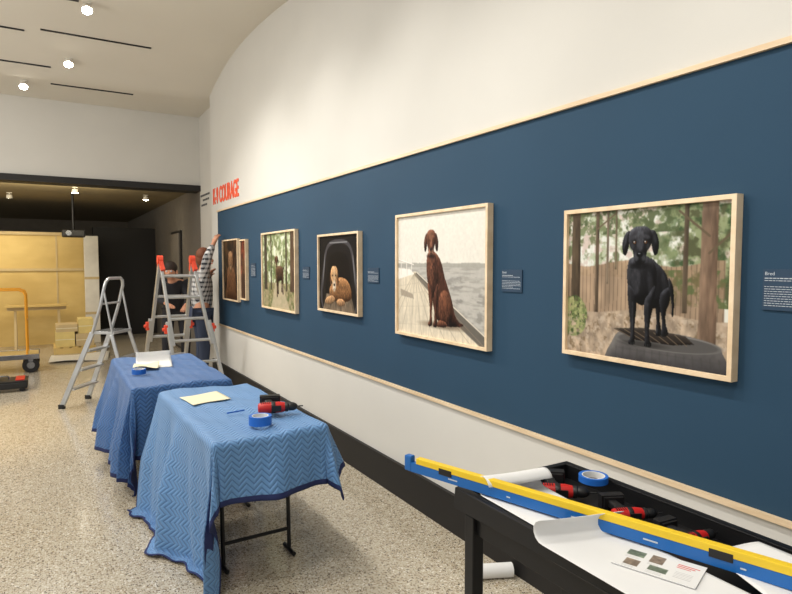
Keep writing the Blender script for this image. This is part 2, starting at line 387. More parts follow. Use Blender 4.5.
# black dog standing on a round grey stand in a yard
def pic1():
    p=Pic(1.24,260,(214,216,208)); Y,X=p.Y,p.X
    foliage(p,(Y<.45),[(170,180,150),(128,140,102),(228,228,222),(200,182,174),(100,110,76)],18,3,.5,.85)
    right=np.clip((X-.74)*6,0,1)*(Y<.62); foliage(p,right,[(92,112,74),(58,78,48),(140,150,112),(80,84,58)],16,21,.46,.95)
    foliage(p,(Y<.16)*(X<.9),[(112,124,88),(80,92,62)],24,51,.5,.9)
    n=p.noise(10,4,seed=9)
    fm=p.blur((Y>.36+.02*np.sin(X*9))&(Y<.72)&(X<1.2),1); slat=.78+.22*(np.mod(X+.004*np.sin(Y*9),.034)>.007)
    col=np.stack([156*slat,132*slat,108*slat],-1)*(.74+.5*n[...,None]); p.c=p.c*(1-fm[...,None]*.94)+col*fm[...,None]*.94
    foliage(p,(Y>.4)*(Y<.62)*(X>.75),[(84,98,60),(104,96,66)],18,77,.52,.85)
    gm=p.blur(Y>.68+.02*np.sin(7*X),2); n=p.noise(26,14,seed=5); p.c=p.c*(1-gm[...,None])+np.array([168,150,130])*(.68+.6*n[...,None])*gm[...,None]
    foliage(p,(Y>.7),[(112,94,70),(192,176,158)],30,31,.58,.7)
    p.vol=(7,30,(1,.95,.85))
    for x,w,c,b in((.075,.075,(78,66,52),.74),(.27,.03,(90,76,62),.7),(.36,.018,(116,102,86),.5),(.95,.03,(86,74,60),.66),(1.10,.10,(112,92,76),.86),(.43,.014,(106,94,76),.4)):
        tx=.65+.7*p.noise(36,6,seed=int(x*100)); p.poly([(x-w/2,0),(x+w/2,0),(x+w*.55,b),(x-w*.6,b)],c,1,False,1,tx,sg=3 if w<.05 else 6)
    p.line(.27,.12,.43,.02,.012,(104,90,72)); p.line(1.10,.2,.9,.04,.014,(96,84,66)); p.line(1.1,.3,1.26,.16,.014,(96,84,66))
    bush=((X-.06)**2/.016+(Y-.74)**2/.022<1); foliage(p,p.blur(bush,3),[(96,112,66),(62,80,44),(126,138,88),(166,166,116)],38,91,.48,.85)
    p.soften(1)
    tx=.85+.25*p.noise(20,20,seed=44)
    p.poly([(.43,.86),(.54,.81),(.84,.79),(1.11,.82),(1.20,.88),(1.22,1.1),(.40,1.1)],(88,86,86),1,True,1,tx,sg=12)
    p.ell(.82,.855,.375,.055,(120,118,116),1,0,.1); p.ell(.82,.857,.36,.049,(84,82,81),1,0,.1)
    for k in range(14): p.line(.45+k*.056,.92,.44+k*.058,1.0,.006,(62,60,60),.5,.012)
    p.line(.47,.925,1.19,.94,.006,(70,68,68),.5,.012)
    p.poly([(.42,.80),(.66,.775),(.96,.80),(1.02,.845),(.88,.865),(.60,.86)],(44,38,34),1,False,sg=3)
    for a in range(7): p.line(.44+a*.075,.80,.60+a*.062,.86,.006,(120,104,84),.7)
    p.ell(.66,.885,.16,.018,(40,38,37),.6,0,.8)
    before=p.c.copy(); D=(21,21,24); p.vol=(7,66,(.95,.97,1.04))
    p.poly([(.745,.58),(.790,.60),(.780,.70),(.795,.79),(.790,.812),(.755,.812),(.757,.72)],(10,10,12),sg=4)
    p.poly([(.69,.34),(.76,.365),(.815,.42),(.842,.49),(.845,.56),(.825,.61),(.77,.635),(.70,.62)],(17,17,20),sg=10)
    p.poly([(.79,.54),(.845,.51),(.85,.59),(.825,.66),(.824,.73),(.842,.79),(.832,.812),(.795,.812),(.798,.74),(.788,.67),(.775,.60)],(16,16,19),sg=5)
    p.poly([(.838,.45),(.868,.50),(.880,.60),(.876,.68),(.865,.68),(.860,.60),(.842,.52)],(14,14,16),sg=3)
    p.poly([(.545,.33),(.615,.31),(.69,.32),(.742,.38),(.752,.47),(.735,.56),(.69,.61),(.64,.63),(.585,.60),(.542,.54),(.524,.45),(.528,.38)],D,sg=11)
    p.poly([(.535,.50),(.595,.55),(.606,.62),(.598,.72),(.592,.80),(.598,.86),(.596,.886),(.576,.896),(.550,.892),(.547,.872),(.560,.85),(.558,.76),(.545,.66),(.534,.58)],D,sg=6)
    p.poly([(.67,.59),(.70,.55),(.740,.50),(.738,.60),(.716,.70),(.706,.78),(.710,.85),(.724,.875),(.718,.893),(.692,.898),(.670,.890),(.674,.86),(.672,.78),(.665,.70),(.662,.64)],(19,19,22),sg=6)
    p.poly([(.565,.41),(.60,.385),(.63,.43),(.625,.53),(.595,.57),(.565,.50)],(70,71,78),.45,True,11)
    p.poly([(.68,.42),(.715,.43),(.728,.52),(.70,.57)],(58,59,66),.45,True,11)
    p.poly([(.785,.42),(.82,.45),(.83,.52),(.80,.54)],(56,57,62),.4,True,9)
    p.line(.574,.62,.577,.82,.012,(66,67,74),.5,.016); p.line(.69,.62,.688,.82,.012,(58,59,66),.5,.016)
    for x in(.562,.574,.587): p.line(x,.880,x+.002,.893,.003,(84,85,90),.7)
    for x in(.682,.695,.707): p.line(x,.880,x+.002,.893,.003,(84,85,90),.7)
    p.ell(.622,.375,.075,.02,(6,6,8),.8,0,.8)
    cx=.622
    ear=[(cx-.075,.150),(cx-.098,.148),(cx-.122,.172),(cx-.138,.215),(cx-.140,.262),(cx-.128,.300),(cx-.110,.305),(cx-.094,.270),(cx-.083,.225),(cx-.070,.185)]
    p.poly(ear,(13,13,15),sg=5); p.poly(mirror(ear,cx),(13,13,15),sg=5)
    hf=[(cx,.118),(cx-.045,.124),(cx-.078,.148),(cx-.090,.185),(cx-.088,.222),(cx-.074,.255),(cx-.055,.280),(cx-.048,.315),(cx-.042,.345),(cx-.022,.366),(cx,.371)]
    p.poly(hf+mirror(hf,cx)[1:-1],(29,29,33),sg=8)
    p.poly([(cx-.022,.150),(cx+.022,.150),(cx+.026,.20),(cx+.018,.268),(cx-.018,.268),(cx-.026,.20)],(92,94,102),.45,True,8)
    for s in(-1,1):
        p.ell(cx+s*.048,.188,.026,.012,(84,86,94),.5,s*.3,1)
        p.ell(cx+s*.060,.250,.014,.022,(64,66,72),.5,0,1)
        p.ell(cx+s*.112,.205,.012,.030,(62,64,70),.5,s*-.25,1)
        p.ell(cx+s*.030,.322,.018,.026,(74,76,82),.6,0,1)
    p.fur(before,.30,90,36,7,.28,(104,107,116))
    p.ell(cx,.302,.024,.018,(5,5,7),1,0,.25); p.ell(cx-.005,.295,.010,.004,(150,154,164),.7,0,.6); 
    for s in(-1,1): p.ell(cx+s*.010,.305,.004,.004,(0,0,0),.9)
    p.line(cx,.315,cx,.338,.003,(4,4,5)); p.line(cx-.028,.350,cx,.338,.004,(4,4,5)); p.line(cx+.028,.350,cx,.338,.004,(4,4,5))
    for s in(-1,1):
        x=cx+s*.042; p.ell(x,.222,.016,.011,(8,8,10),1,0,.4); p.ell(x,.222,.0105,.0085,(112,72,36)); p.ell(x,.222,.006,.006,(6,5,4)); p.ell(x-.003,.219,.003,.003,(235,235,235))
    return p
# brown dog sitting on a pier
def pic2():
    p=Pic(1.22,230,(224,220,210)); Y,X=p.Y,p.X
    p.put(p.blur(Y>.425,1),(184,181,174)); p.put(p.blur((Y>.405-.014*p.noise(20,2,seed=2))&(Y<.43),1),(150,148,140),.8)
    w=p.noise(8,60,seed=8); p.put(np.clip((w-.5)*6,0,1)*(Y>.43),(150,147,140),.6)
    p.put(np.clip((p.noise(12,40,seed=18)-.55)*6,0,1)*(Y>.5),(116,114,110),.5)
    dk=p.inside([(0,.52),(.26,.47),(.30,.47),(1.22,.93),(1.22,1.1),(0,1.1)])
    p.put(p.blur(dk,1),(212,201,180)); tx=p.noise(60,8,seed=6); p.c*=np.where(dk,.9+.2*tx,1)[...,None]
    p.poly([(.30,.47),(1.22,.93),(1.22,1.04),(.9,.885),(.27,.50)],(104,99,92),1,False)
    p.line(.30,.475,1.22,.935,.008,(236,228,210))
    for k in range(10):
        x1=-.3+k*.17; p.line(.27,.48,x1,1.02,.004,(150,138,118),.9)
    for k in range(5):
        y=.56+.05*k+.02*k*k; p.line(0,y+.04,.34+k*.12,y,.003,(176,164,144),.6)
    p.poly([(0,.44),(.2,.45),(.26,.49),(.2,.50),(0,.54)],(236,231,222),1,False)
    for x in(.05,.14,.22): p.line(x,.36,x,.50,.009,(240,236,228)); p.line(x+.006,.36,x+.006,.50,.003,(170,164,154))
    p.line(0,.365,.25,.41,.008,(242,238,230)); p.line(0,.372,.25,.416,.003,(170,164,154))
    p.poly([(.04,.62),(.24,.66),(.26,.70),(.05,.68)],(150,139,124),.8,False)
    nn=p.noise(50,50,seed=77); p.c*=(.96+.08*nn[...,None])
    p.soften(1)
    p.ell(.68,.892,.28,.026,(112,98,82),.75,0,.9)
    before=p.c.copy(); B=(66,39,29); p.vol=(8,68,(1,.7,.54))
    p.poly([(.52,.32),(.60,.33),(.66,.40),(.70,.50),(.755,.60),(.805,.70),(.838,.79),(.89,.845),(.945,.858),(.93,.875),(.85,.885),(.70,.888),(.58,.82),(.52,.60)],B,sg=13)
    p.poly([(.635,.66),(.70,.61),(.77,.655),(.808,.74),(.804,.83),(.75,.875),(.67,.872),(.625,.80)],(76,46,33),1,True,3,sg=10)
    p.poly([(.64,.85),(.72,.862),(.735,.892),(.66,.906),(.60,.90),(.605,.872)],(84,51,37),sg=4)
    p.poly([(.466,.32),(.555,.32),(.600,.40),(.618,.50),(.606,.60),(.575,.655),(.53,.675),(.484,.62),(.458,.52),(.449,.42)],(62,37,28),sg=10)
    p.poly([(.468,.56),(.524,.62),(.536,.70),(.528,.80),(.532,.875),(.525,.902),(.500,.912),(.472,.905),(.472,.885),(.494,.86),(.496,.76),(.478,.66)],(76,46,34),sg=5)
    p.poly([(.560,.64),(.608,.56),(.615,.66),(.600,.78),(.602,.875),(.597,.905),(.570,.915),(.547,.905),(.547,.885),(.560,.86),(.560,.76),(.552,.70)],(60,35,27),sg=5)
    p.poly([(.48,.38),(.525,.37),(.55,.48),(.525,.57),(.485,.50)],(120,76,57),.5,True,11)
    p.line(.508,.66,.512,.85,.014,(120,76,56),.55,.018); p.line(.582,.66,.579,.85,.012,(104,64,46),.5,.018)
    p.ell(.72,.70,.05,.04,(134,86,62),.4,.6,1)
    for x in(.485,.50,.515): p.line(x,.893,x+.001,.907,.003,(36,20,14),.8)
    for x in(.562,.576,.59): p.line(x,.896,x+.001,.910,.003,(36,20,14),.8)
    p.ell(.515,.342,.055,.016,(30,16,12),.7,0,.9)
    cx=.512
    ear=[(cx-.050,.158),(cx-.072,.162),(cx-.093,.195),(cx-.102,.240),(cx-.098,.285),(cx-.082,.305),(cx-.066,.285),(cx-.056,.240),(cx-.047,.195)]
    p.poly(ear,(50,29,22),sg=5); p.poly(mirror(ear,cx),(47,27,21),sg=5)
    hf=[(cx,.128),(cx-.034,.134),(cx-.058,.158),(cx-.065,.195),(cx-.060,.235),(cx-.046,.270),(cx-.038,.305),(cx-.030,.330),(cx-.014,.343),(cx,.346)]
    p.poly(hf+mirror(hf,cx)[1:-1],(84,52,39),sg=7)
    p.poly([(cx-.015,.150),(cx+.015,.150),(cx+.018,.20),(cx+.012,.265),(cx-.012,.265),(cx-.018,.20)],(152,108,84),.5,True,6)
    for s in(-1,1):
        p.ell(cx+s*.034,.182,.016,.009,(138,94,72),.55,s*.3,1); p.ell(cx+s*.082,.22,.009,.028,(104,66,50),.5,s*-.2,1); p.ell(cx+s*.020,.308,.015,.022,(164,122,100),.7,0,1)
    p.fur(before,.42,90,36,5,.25,(160,110,84))
    p.ell(cx,.286,.017,.013,(22,12,11),1,0,.25); p.ell(cx-.003,.281,.006,.003,(150,120,110),.6,0,.6); p.line(cx,.296,cx,.316,.0025,(24,12,10)); p.line(cx-.020,.324,cx,.316,.003,(24,12,10)); p.line(cx+.020,.324,cx,.316,.003,(24,12,10))
    for s in(-1,1):
        x=cx+s*.031; p.ell(x,.215,.012,.009,(34,18,12),1,0,.4); p.ell(x,.215,.007,.006,(120,78,34)); p.ell(x,.215,.004,.004,(8,5,4)); p.ell(x-.002,.213,.0022,.0022,(235,225,205))
    return p
# golden dog lying in a dark vehicle
def pic3():
    p=Pic(1.24,150,(16,15,17)); 
    p.poly([(.10,.98),(.16,.32),(.36,.08),(.90,.08),(1.10,.32),(1.16,.98)],(66,64,68),1,True,1)
    p.poly([(.15,.98),(.21,.34),(.39,.13),(.87,.13),(1.05,.34),(1.11,.98)],(22,20,22),1,True,1)
    p.poly([(.24,.95),(.30,.40),(.45,.24),(.82,.24),(.96,.40),(1.02,.95)],(10,9,11),1,True,2)
    p.line(.36,.095,.90,.095,.012,(170,170,172),.8,.012); p.ell(.155,.45,.012,.22,(140,140,142),.7,.16,.8); p.ell(1.105,.45,.012,.22,(140,140,142),.7,-.16,.8)
    p.poly([(.24,.78),(1.02,.78),(1.14,1.0),(.12,1.0)],(110,96,80),1,False,2,.6+.8*p.noise(18,10,seed=4))
    for k in range(6): p.line(.3+.13*k,.79,.16+.19*k,1,.008,(60,52,44),.7)
    b=p.c.copy(); p.vol=(6,80,(1,.78,.56))
    p.poly([(.50,.60),(.62,.56),(.80,.56),(.94,.61),(1.02,.71),(1.02,.81),(.90,.86),(.66,.87),(.44,.86),(.34,.78),(.38,.67)],(126,88,56),sg=9)
    p.poly([(.20,.87),(.30,.82),(.44,.80),(.52,.84),(.46,.90),(.32,.925),(.20,.91)],(166,128,92),sg=4); p.poly([(.58,.86),(.70,.83),(.80,.85),(.83,.90),(.72,.93),(.60,.92)],(158,120,86),sg=4)
    cx=.50; o=.055
    ear=[(cx-.085,.40+o),(cx-.118,.42+o),(cx-.138,.50+o),(cx-.132,.59+o),(cx-.106,.62+o),(cx-.088,.56+o),(cx-.074,.48+o)]
    p.poly(ear,(100,66,42),sg=3); p.poly(mirror(ear,cx),(94,62,40),sg=3)
    hf=[(cx,.35+o),(cx-.060,.358+o),(cx-.098,.40+o),(cx-.104,.47+o),(cx-.084,.54+o),(cx-.062,.60+o),(cx-.052,.66+o),(cx-.025,.69+o),(cx,.695+o)]
    p.poly(hf+mirror(hf,cx)[1:-1],(178,138,98),sg=6)
    p.fur(b,.45,60,40,3)
    p.ell(cx,.615+o,.047,.068,(228,216,198),.9,0,.8); p.line(cx,.38+o,cx,.54+o,.028,(216,196,168),.6,.03)
    p.ell(cx,.60+o,.025,.020,(16,12,12),1,0,.3); p.line(cx,.615+o,cx,.65+o,.005,(40,26,22)); p.line(cx-.028,.665+o,cx,.65+o,.006,(40,26,22)); p.line(cx+.028,.665+o,cx,.65+o,.006,(40,26,22))
    for s in(-1,1): p.ell(cx+s*.048,.475+o,.016,.013,(14,9,7),1,0,.4)
    return p
# dog on a woodland path
def pic4():
    p=Pic(1.22,150,(160,170,130)); Y,X=p.Y,p.X
    foliage(p,Y<.75,[(120,136,90),(196,202,172),(86,104,64),(222,224,206),(110,116,76)],14,4,.5,.85)
    p.put(p.blur(Y>.66,2),(146,136,106)); foliage(p,Y>.66,[(112,112,70),(176,162,130),(92,104,60)],20,60,.52,.8)
    p.poly([(.5,.66),(.75,.66),(1.05,1.05),(.3,1.05)],(186,172,146),.8,False,4)
    for x,w,c in((.12,.1,(66,60,48)),(.34,.04,(80,72,56)),(.9,.05,(76,68,54)),(1.1,.12,(84,66,52))):
        p.poly([(x-w/2,0),(x+w/2,0),(x+w*.6,.76),(x-w*.6,.76)],c,1,False,1,.7+.6*p.noise(30,6,seed=int(x*99)))
    p.soften(1)
    b=p.c.copy(); D=(66,48,36); p.vol=(5,55,(1,.8,.6))
    for a in(((.575,.60),(.62,.61),(.615,.72),(.62,.80),(.585,.80),(.585,.72)),((.72,.60),(.76,.60),(.745,.70),(.75,.77),(.72,.77),(.725,.70))): p.poly(list(a),(44,31,24),sg=3)
    p.poly([(.52,.46),(.60,.435),(.72,.44),(.79,.47),(.80,.55),(.76,.61),(.66,.63),(.58,.64),(.53,.60)],D,sg=7)
    for a in(((.53,.56),(.58,.58),(.577,.70),(.582,.83),(.55,.835),(.545,.72)),((.76,.55),(.80,.52),(.80,.62),(.785,.69),(.795,.79),(.765,.80),(.76,.70),(.75,.62))): p.poly(list(a),D,sg=3)
    p.line(.79,.48,.84,.43,.014,D)
    cx=.545
    p.poly([(cx,.30),(cx-.045,.315),(cx-.05,.36),(cx-.028,.41),(cx-.022,.445),(cx,.455),(cx+.022,.445),(cx+.028,.41),(cx+.05,.36),(cx+.045,.315)],(84,60,44),sg=4)
    e_=[(cx-.038,.315),(cx-.06,.33),(cx-.068,.38),(cx-.055,.40),(cx-.042,.36)]; p.poly(e_,(44,30,23),sg=2); p.poly(mirror(e_,cx),(44,30,23),sg=2)
    p.fur(b,.4,60,36,3)
    p.ell(cx,.42,.018,.022,(120,92,72),.7,0,.8); p.ell(cx,.412,.010,.008,(16,12,10))
    for s in(-1,1): p.ell(cx+s*.022,.36,.007,.006,(14,9,7))
    return p
def pic5():
    p=Pic(.90,90,(40,32,28)); Y,X=p.Y,p.X
    foliage(p,Y<2,[(62,46,36),(28,24,22),(84,60,42)],8,4,.5,.8)
    b=p.c.copy(); o=.10; p.vol=(5,50,(1,.8,.65))
    p.poly([(.35-o,.5),(.55-o,.42),(.75-o,.5),(.86-o,.75),(.84-o,1.05),(.28-o,1.05),(.3-o,.72)],(96,66,44),sg=9)
    p.poly([(.42-o,.24),(.55-o,.18),(.68-o,.24),(.70-o,.36),(.63-o,.50),(.55-o,.54),(.47-o,.50),(.40-o,.36)],(130,98,70))
    p.poly([(.39-o,.24),(.43-o,.22),(.41-o,.42),(.36-o,.40)],(60,40,28),sg=2); p.poly([(.67-o,.22),(.72-o,.25),(.74-o,.40),(.69-o,.42)],(60,40,28),sg=2)
    p.fur(b,.5,50,30,3)
    p.ell(.55-o,.44,.045,.05,(160,134,108),.8,0,.6); p.ell(.55-o,.42,.022,.018,(24,18,14))
    for x in(.49-o,.61-o): p.ell(x,.33,.014,.011,(24,14,10))
    return p
def pic6():
    p=Pic(.36,90,(112,52,38)); foliage(p,p.Y<2,[(84,38,30),(150,84,58),(60,32,28)],7,14,.5,.9)
    p.poly([(.06,.6),(.14,.5),(.26,.55),(.32,1.1),(.02,1.1)],(60,40,32)); p.poly([(.09,.36),(.18,.30),(.26,.35),(.26,.5),(.18,.58),(.10,.5)],(92,62,44))
    p.poly([(.07,.36),(.10,.35),(.10,.48),(.065,.48)],(44,28,22)); p.poly([(.26,.35),(.29,.37),(.30,.48),(.265,.48)],(44,28,22))
    p.ell(.18,.50,.02,.016,(20,14,12)); p.ell(.145,.42,.01,.008,(20,14,12)); p.ell(.215,.42,.01,.008,(20,14,12))
    return p
WR=Euler((math.radians(90),0,math.radians(-90)))
def artwork(label,y0,y1,z0,z1,pic):
    W=y1-y0;H=z1-z0; e=thing('framed_photograph',label,'framed photograph',(WX-.001,(y0+y1)/2,(z0+z1)/2),WR,'framed dog photographs on the navy wall')
    b=.018;d=.040; g=G()
    def bar4(a,b_,c,dd):
        vs=[(*q,z) for z in(0,d) for q in(a,b_,c,dd)]
        g.add(vs,[(0,3,2,1),(4,5,6,7),(0,1,5,4),(1,2,6,5),(2,3,7,6),(3,0,4,7)])
    w,h=W/2,H/2; O=[(-w,-h),(w,-h),(w,h),(-w,h)]; I=[(-w+b,-h+b),(w-b,-h+b),(w-b,h-b),(-w+b,h-b)]
    for i in range(4): bar4(O[i],O[(i+1)%4],I[(i+1)%4],I[i])
    g.obj('frame',FRAMEW,e,bevel=.0015)
    g=G(); g.box((0,0,.012),(W-2*b+.002,H-2*b+.002,.02)); g.obj('backing_board',WHITEP,e)
    pic_mesh('photographic_print',pic,W-2*b,H-2*b,e,z=.0245)
    return e
artwork('black dog standing on round grey stand outdoors, pale wood frame',1.16,1.938,1.19,1.835,pic1())
artwork('brown dog sitting on a pier by water, pale wood frame',2.476,3.44,1.127,1.917,pic2())
artwork('golden dog lying inside a dark vehicle, pale wood frame',3.99,4.765,1.194,1.84,pic3())
artwork('dog standing on a green woodland path, pale wood frame',5.30,6.31,1.12,1.92,pic4())
artwork('tan dog in front of dark brown backdrop, pale wood frame',7.24,7.96,1.12,1.90,pic5())
artwork('dark dog in front of red-brown backdrop, narrow pale frame',6.90,7.15,1.16,1.88,pic6())
def label(y0,y1,z0,z1,head,first=False):
    W=y1-y0;H=z1-z0
    e=thing('wall_label','navy caption label with white text beside a framed photograph','label',(WX-.001,(y0+y1)/2,(z0+z1)/2),WR,'caption labels on the navy wall')
    g=G(); g.box((0,0,.0025),(W,H,.005)); g.obj('label_panel',LABELM,e)
    I=Matrix.Translation((-W/2+.006,H/2-.020,.0052))
    if head: textmesh('caption_heading','Bred',.016,INK,I,e,extr=.0003)
    g=G(); z=H/2-.030; k=0
    while z>-H/2+.010:
        if k==2: z-=.012
        x=-W/2+.006; end=W/2-.008 if k not in(0,6) else W*.1
        while x<end-.006:
            w=min(random.uniform(.004,.014),end-x); g.box((x+w/2,z,.0054),(w,.0021 if k else .0030,.0006)); x+=w+.0026
        z-=.0078;k+=1
    g.obj('caption_text',INK,e)
label(.865,1.085,1.445,1.580,True)
label(2.246,2.40,1.452,1.566,True)
label(3.73,3.90,1.455,1.565,False)
label(5.03,5.19,1.455,1.565,False)
label(6.62,6.80,1.44,1.60,False)
# ------------------------------------------------------------ folding tables + blankets
def folding_table(x0,x1,y0,y1,rotz,label,inset=.16,a_=.05):
    cx,cy=(x0+x1)/2,(y0+y1)/2; w,l=x1-x0-.03,y1-y0-.03
    e=thing('folding_table',label,'table',(cx,cy,0),(0,0,rotz),'folding work tables')
    g=G(); g.box((0,0,.728),(w,l,.03)); g.obj('table_top',WHITEP,e,bevel=.01)
    for s in(-1,1):
        g=G(); yy=s*(l/2-inset); a=w/2-a_
        g.tube([(-a,yy,.71),(-a,yy+s*.03,.02),(-a,yy+s*.03,.012)],.011,10)
        g.tube([(a,yy,.71),(a,yy+s*.03,.02),(a,yy+s*.03,.012)],.011,10)
        g.tube([(-a,yy+s*.025,.13),(a,yy+s*.025,.13)],.010); g.tube([(-a,yy,.60),(a,yy,.60)],.010)
        g.tube([(0,yy,.60),(0,yy-s*.3,.712)],.008); 
        g.tube([(-a,yy+s*.03-.07,.013),(-a,yy+s*.03+.07,.013)],.012); g.tube([(a,yy+s*.03-.07,.013),(a,yy+s*.03+.07,.013)],.012)
        g.obj('leg_frame',BLKM,e,smooth=True)
    return e
def blanket(x0,x1,y0,y1,rotz,over,fl,q,label,seed,near=.1,ramp=.45,amp=1):
    L,R_,F,B=over; cx,cy=(x0+x1)/2,(y0+y1)/2; hx,hy=(x1-x0)/2,(y1-y0)/2; top=.752; st=.014
    ns=int((2*hx+L+R_)/st); nt_=int((2*hy+F+B)/st); rng=random.Random(seed); ph=[rng.uniform(0,6) for _ in range(8)]
    vs=[];uv=[]
    for j in range(nt_+1):
        for i in range(ns+1):
            s=-hx-L+i*(2*hx+L+R_)/ns; t=-hy-F+j*(2*hy+F+B)/nt_
            a=max(-hx,min(hx,s)); b=max(-hy,min(hy,t)); dx,dy=s-a,t-b; d=math.hypot(dx,dy)
            wr=.006*math.sin(7*s+ph[0]+3*math.sin(4*t))+.0035*math.sin(13*t+ph[1]+4*math.sin(3*s))+.003*math.sin(27*(s+.6*t)+ph[5]+2*math.sin(5*t))
            if d<1e-6: x,y,z=s,t,top+.008+wr*.8
            else:
                nx,ny=dx/d,dy/d; r=.028; arc=r*math.pi/2
                if d<arc: ang=d/r; out=r*math.sin(ang); dz=r*(1-math.cos(ang)); dr=0
                else: dr=d-arc; out=r; dz=r+dr
                cf=4*nx*nx*ny*ny
                lf=fl[0]
                if nx<0:
                    kk=min(1,max(0,(b+hy)/ramp)); kk=kk*kk*(3-2*kk); lf=fl[0]*(near+(1-near)*kk)
                side=(lf if nx<0 else fl[1])*nx*nx+(fl[2] if ny<0 else fl[3])*ny*ny
                k=min(1,dr/.40)
                th=math.atan2(abs(ny),abs(nx))
                par=s*abs(ny)+t*abs(nx)
                f1=math.sin(8*par+ph[2]+1.2*math.sin(3.1*par+ph[6])); f2=math.sin(19*par+ph[3]+1.5*d); f3=math.sin(43*par+ph[4]+3*d)
                rip=amp*(.034*(abs(f1)**1.3*math.copysign(1,f1))+.018*f2+.005*f3)
                cr=cf*(.10*math.sin(th*7+.4)+.0) if nx<0 else cf*(.10*math.sin(th*7+.4)+.03)
                out+=dr*side+k*(rip*(1-.5*cf)+.024)+dr*cr
                sl=abs(side)+.12*cf
                dzz=r+dr*math.sqrt(max(.2,1-min(.8,sl)**2)) if dr>0 else dz
                zf=.010+.008*abs(math.sin(20*par))
                z=top+.007-dzz+wr*max(0,1-d*10)
                if z<zf:
                    out+=(zf-z)*.35; z=zf+.012*abs(math.sin(30*out))
                tx,ty=-ny,nx; tw_=k*.014*math.sin(9*d+par*6+ph[5])
                x=a+nx*out+tx*tw_; y=b+ny*out+ty*tw_
            vs.append((x,y,z)); uv.append((s,t))
    me=bpy.data.meshes.new('moving_blanket'); fs=[];mi=[]
    for j in range(nt_):
        for i in range(ns):
            p=j*(ns+1)+i; fs.append((p,p+1,p+ns+2,p+ns+1)); mi.append(1 if (i<2 or j<2 or i>=ns-2 or j>=nt_-2) else 0)
    me.from_pydata(vs,[],fs)
    for m in(q,HEM,HEM): me.materials.append(m)
    me.polygons.foreach_set('material_index',mi)
    ul=me.uv_layers.new(name='UVMap')
    for lp in me.loops: ul.data[lp.index].uv=uv[lp.vertex_index]
    for p in me.polygons:p.use_smooth=True
    o=bpy.data.objects.new('moving_blanket',me); COL.objects.link(o); o.location=(cx,cy,0); o.rotation_euler=(0,0,rotz)
    m=o.modifiers.new('thick','SOLIDIFY'); m.thickness=.006; m.offset=-1; m.material_offset=1
    tag(o,label,'blanket','moving blankets covering the tables'); return o
T1=(.655,1.21,2.82,4.10); T2=(.50,1.13,4.34,5.72)
r1=math.radians(1.5); r2=math.radians(0)
folding_table(*T1,r1,'folding table under a light blue quilted blanket',.27,.08)
folding_table(*T2,r2,'folding table under a mid blue quilted blanket')
blanket(*T1,r1,(.88,.26,.32,.10),(.10,.34,.05,.05),Q1,'light blue quilted moving blanket with navy binding draped to floor',4,-.6,.7,1.15)
blanket(*T2,r2,(.64,.30,.50,.28),(.16,.15,.05,.10),Q2,'mid blue quilted moving blanket with navy binding',9,.3,.45,1.25)
# ------------------------------------------------------------ cordless drill
H90=math.radians(90)
def drill(name,loc,rot,label,sc=1):
    e=thing(name,label,'power tool',loc,rot,'red and black cordless power tools'); e.scale=(sc,sc,sc)
    RX=Matrix.Rotation(H90,4,'Y')
    g=G(); M=Matrix.Translation((0,0,.19))@RX
    g.lathe([(.016,-.088),(.024,-.084),(.028,-.070),(.029,-.05),(.029,.02),(.027,.035),(.024,.05)],M,24)
    for k in range(5): g.box((-.07+.010*k,0,.19),(.004,.0585,.026),1)
    g.lathe([(.0295,-.02),(.0305,-.018),(.0305,.0),(.0295,.002)],M,24,1)
    g.box((.005,0,.222),(.05,.030,.006),1)
    g.obj('motor_housing',[RED,BLK],e,smooth=True)
    g=G(); g.lathe([(.024,.05),(.025,.054),(.025,.066),(.021,.070),(.022,.074),(.022,.092),(.018,.104),(.011,.114),(.006,.116),(.003,.117),(.003,.145)],M,20); g.obj('chuck',BLK,e,smooth=True)
    g=G(); MX=Matrix.Rotation(H90,4,'X')
    g.prism([(-.045,.175),(.008,.175),(.006,.15),(-.006,.12),(-.012,.06),(-.052,.06),(-.046,.12),(-.05,.15)],-.016,.016,MX); g.obj('grip',BLK,e,bevel=.007)
    g=G(); g.prism([(.006,.165),(.014,.160),(.010,.142),(.002,.140)],-.007,.007,MX); g.obj('trigger',RED,e,bevel=.002)
    g=G(); g.box((-.02,0,.036),(.108,.064,.042)); g.box((-.02,0,.063),(.092,.052,.014)); g.box((.0345,0,.040),(.002,.04,.014),1); g.obj('battery_pack',[BLK,RED],e,bevel=.007)
    return e
def lay(c,yaw,label,name='cordless_drill',sc=1):
    off=Matrix.Rotation(yaw,3,'Z')@V((0,-.12*sc,0))
    return drill(name,(c[0]-off.x,c[1]-off.y,c[2]+.0325*sc),(H90,0,yaw),label,sc)
lay((1.09,3.20,.772),math.radians(-16),'red and black cordless drill lying on the light blue blanket',sc=1.05)
def tape(loc,label,ro=.055,ri=.038,h=.05):
    e=thing('tape_roll',label,'tape',loc,(0,0,0),'rolls of blue masking tape')
    g=G(); g.lathe([(ri+.003,0),(ro,0),(ro,h),(ri+.003,h)],None,36,0,True); g.obj('tape_winding',BLUET,e,smooth=True)
    g=G(); g.lathe([(ri,0),(ri+.003,0),(ri+.003,h),(ri,h)],None,36,0,True); g.obj('cardboard_core',PAPER,e,smooth=True)
    return e
tape((.935,2.97,.769),'roll of blue masking tape on the light blue blanket',.058,.04,.045)
tape((.585,4.80,.769),'roll of blue masking tape on the mid blue blanket',.05,.037,.036)
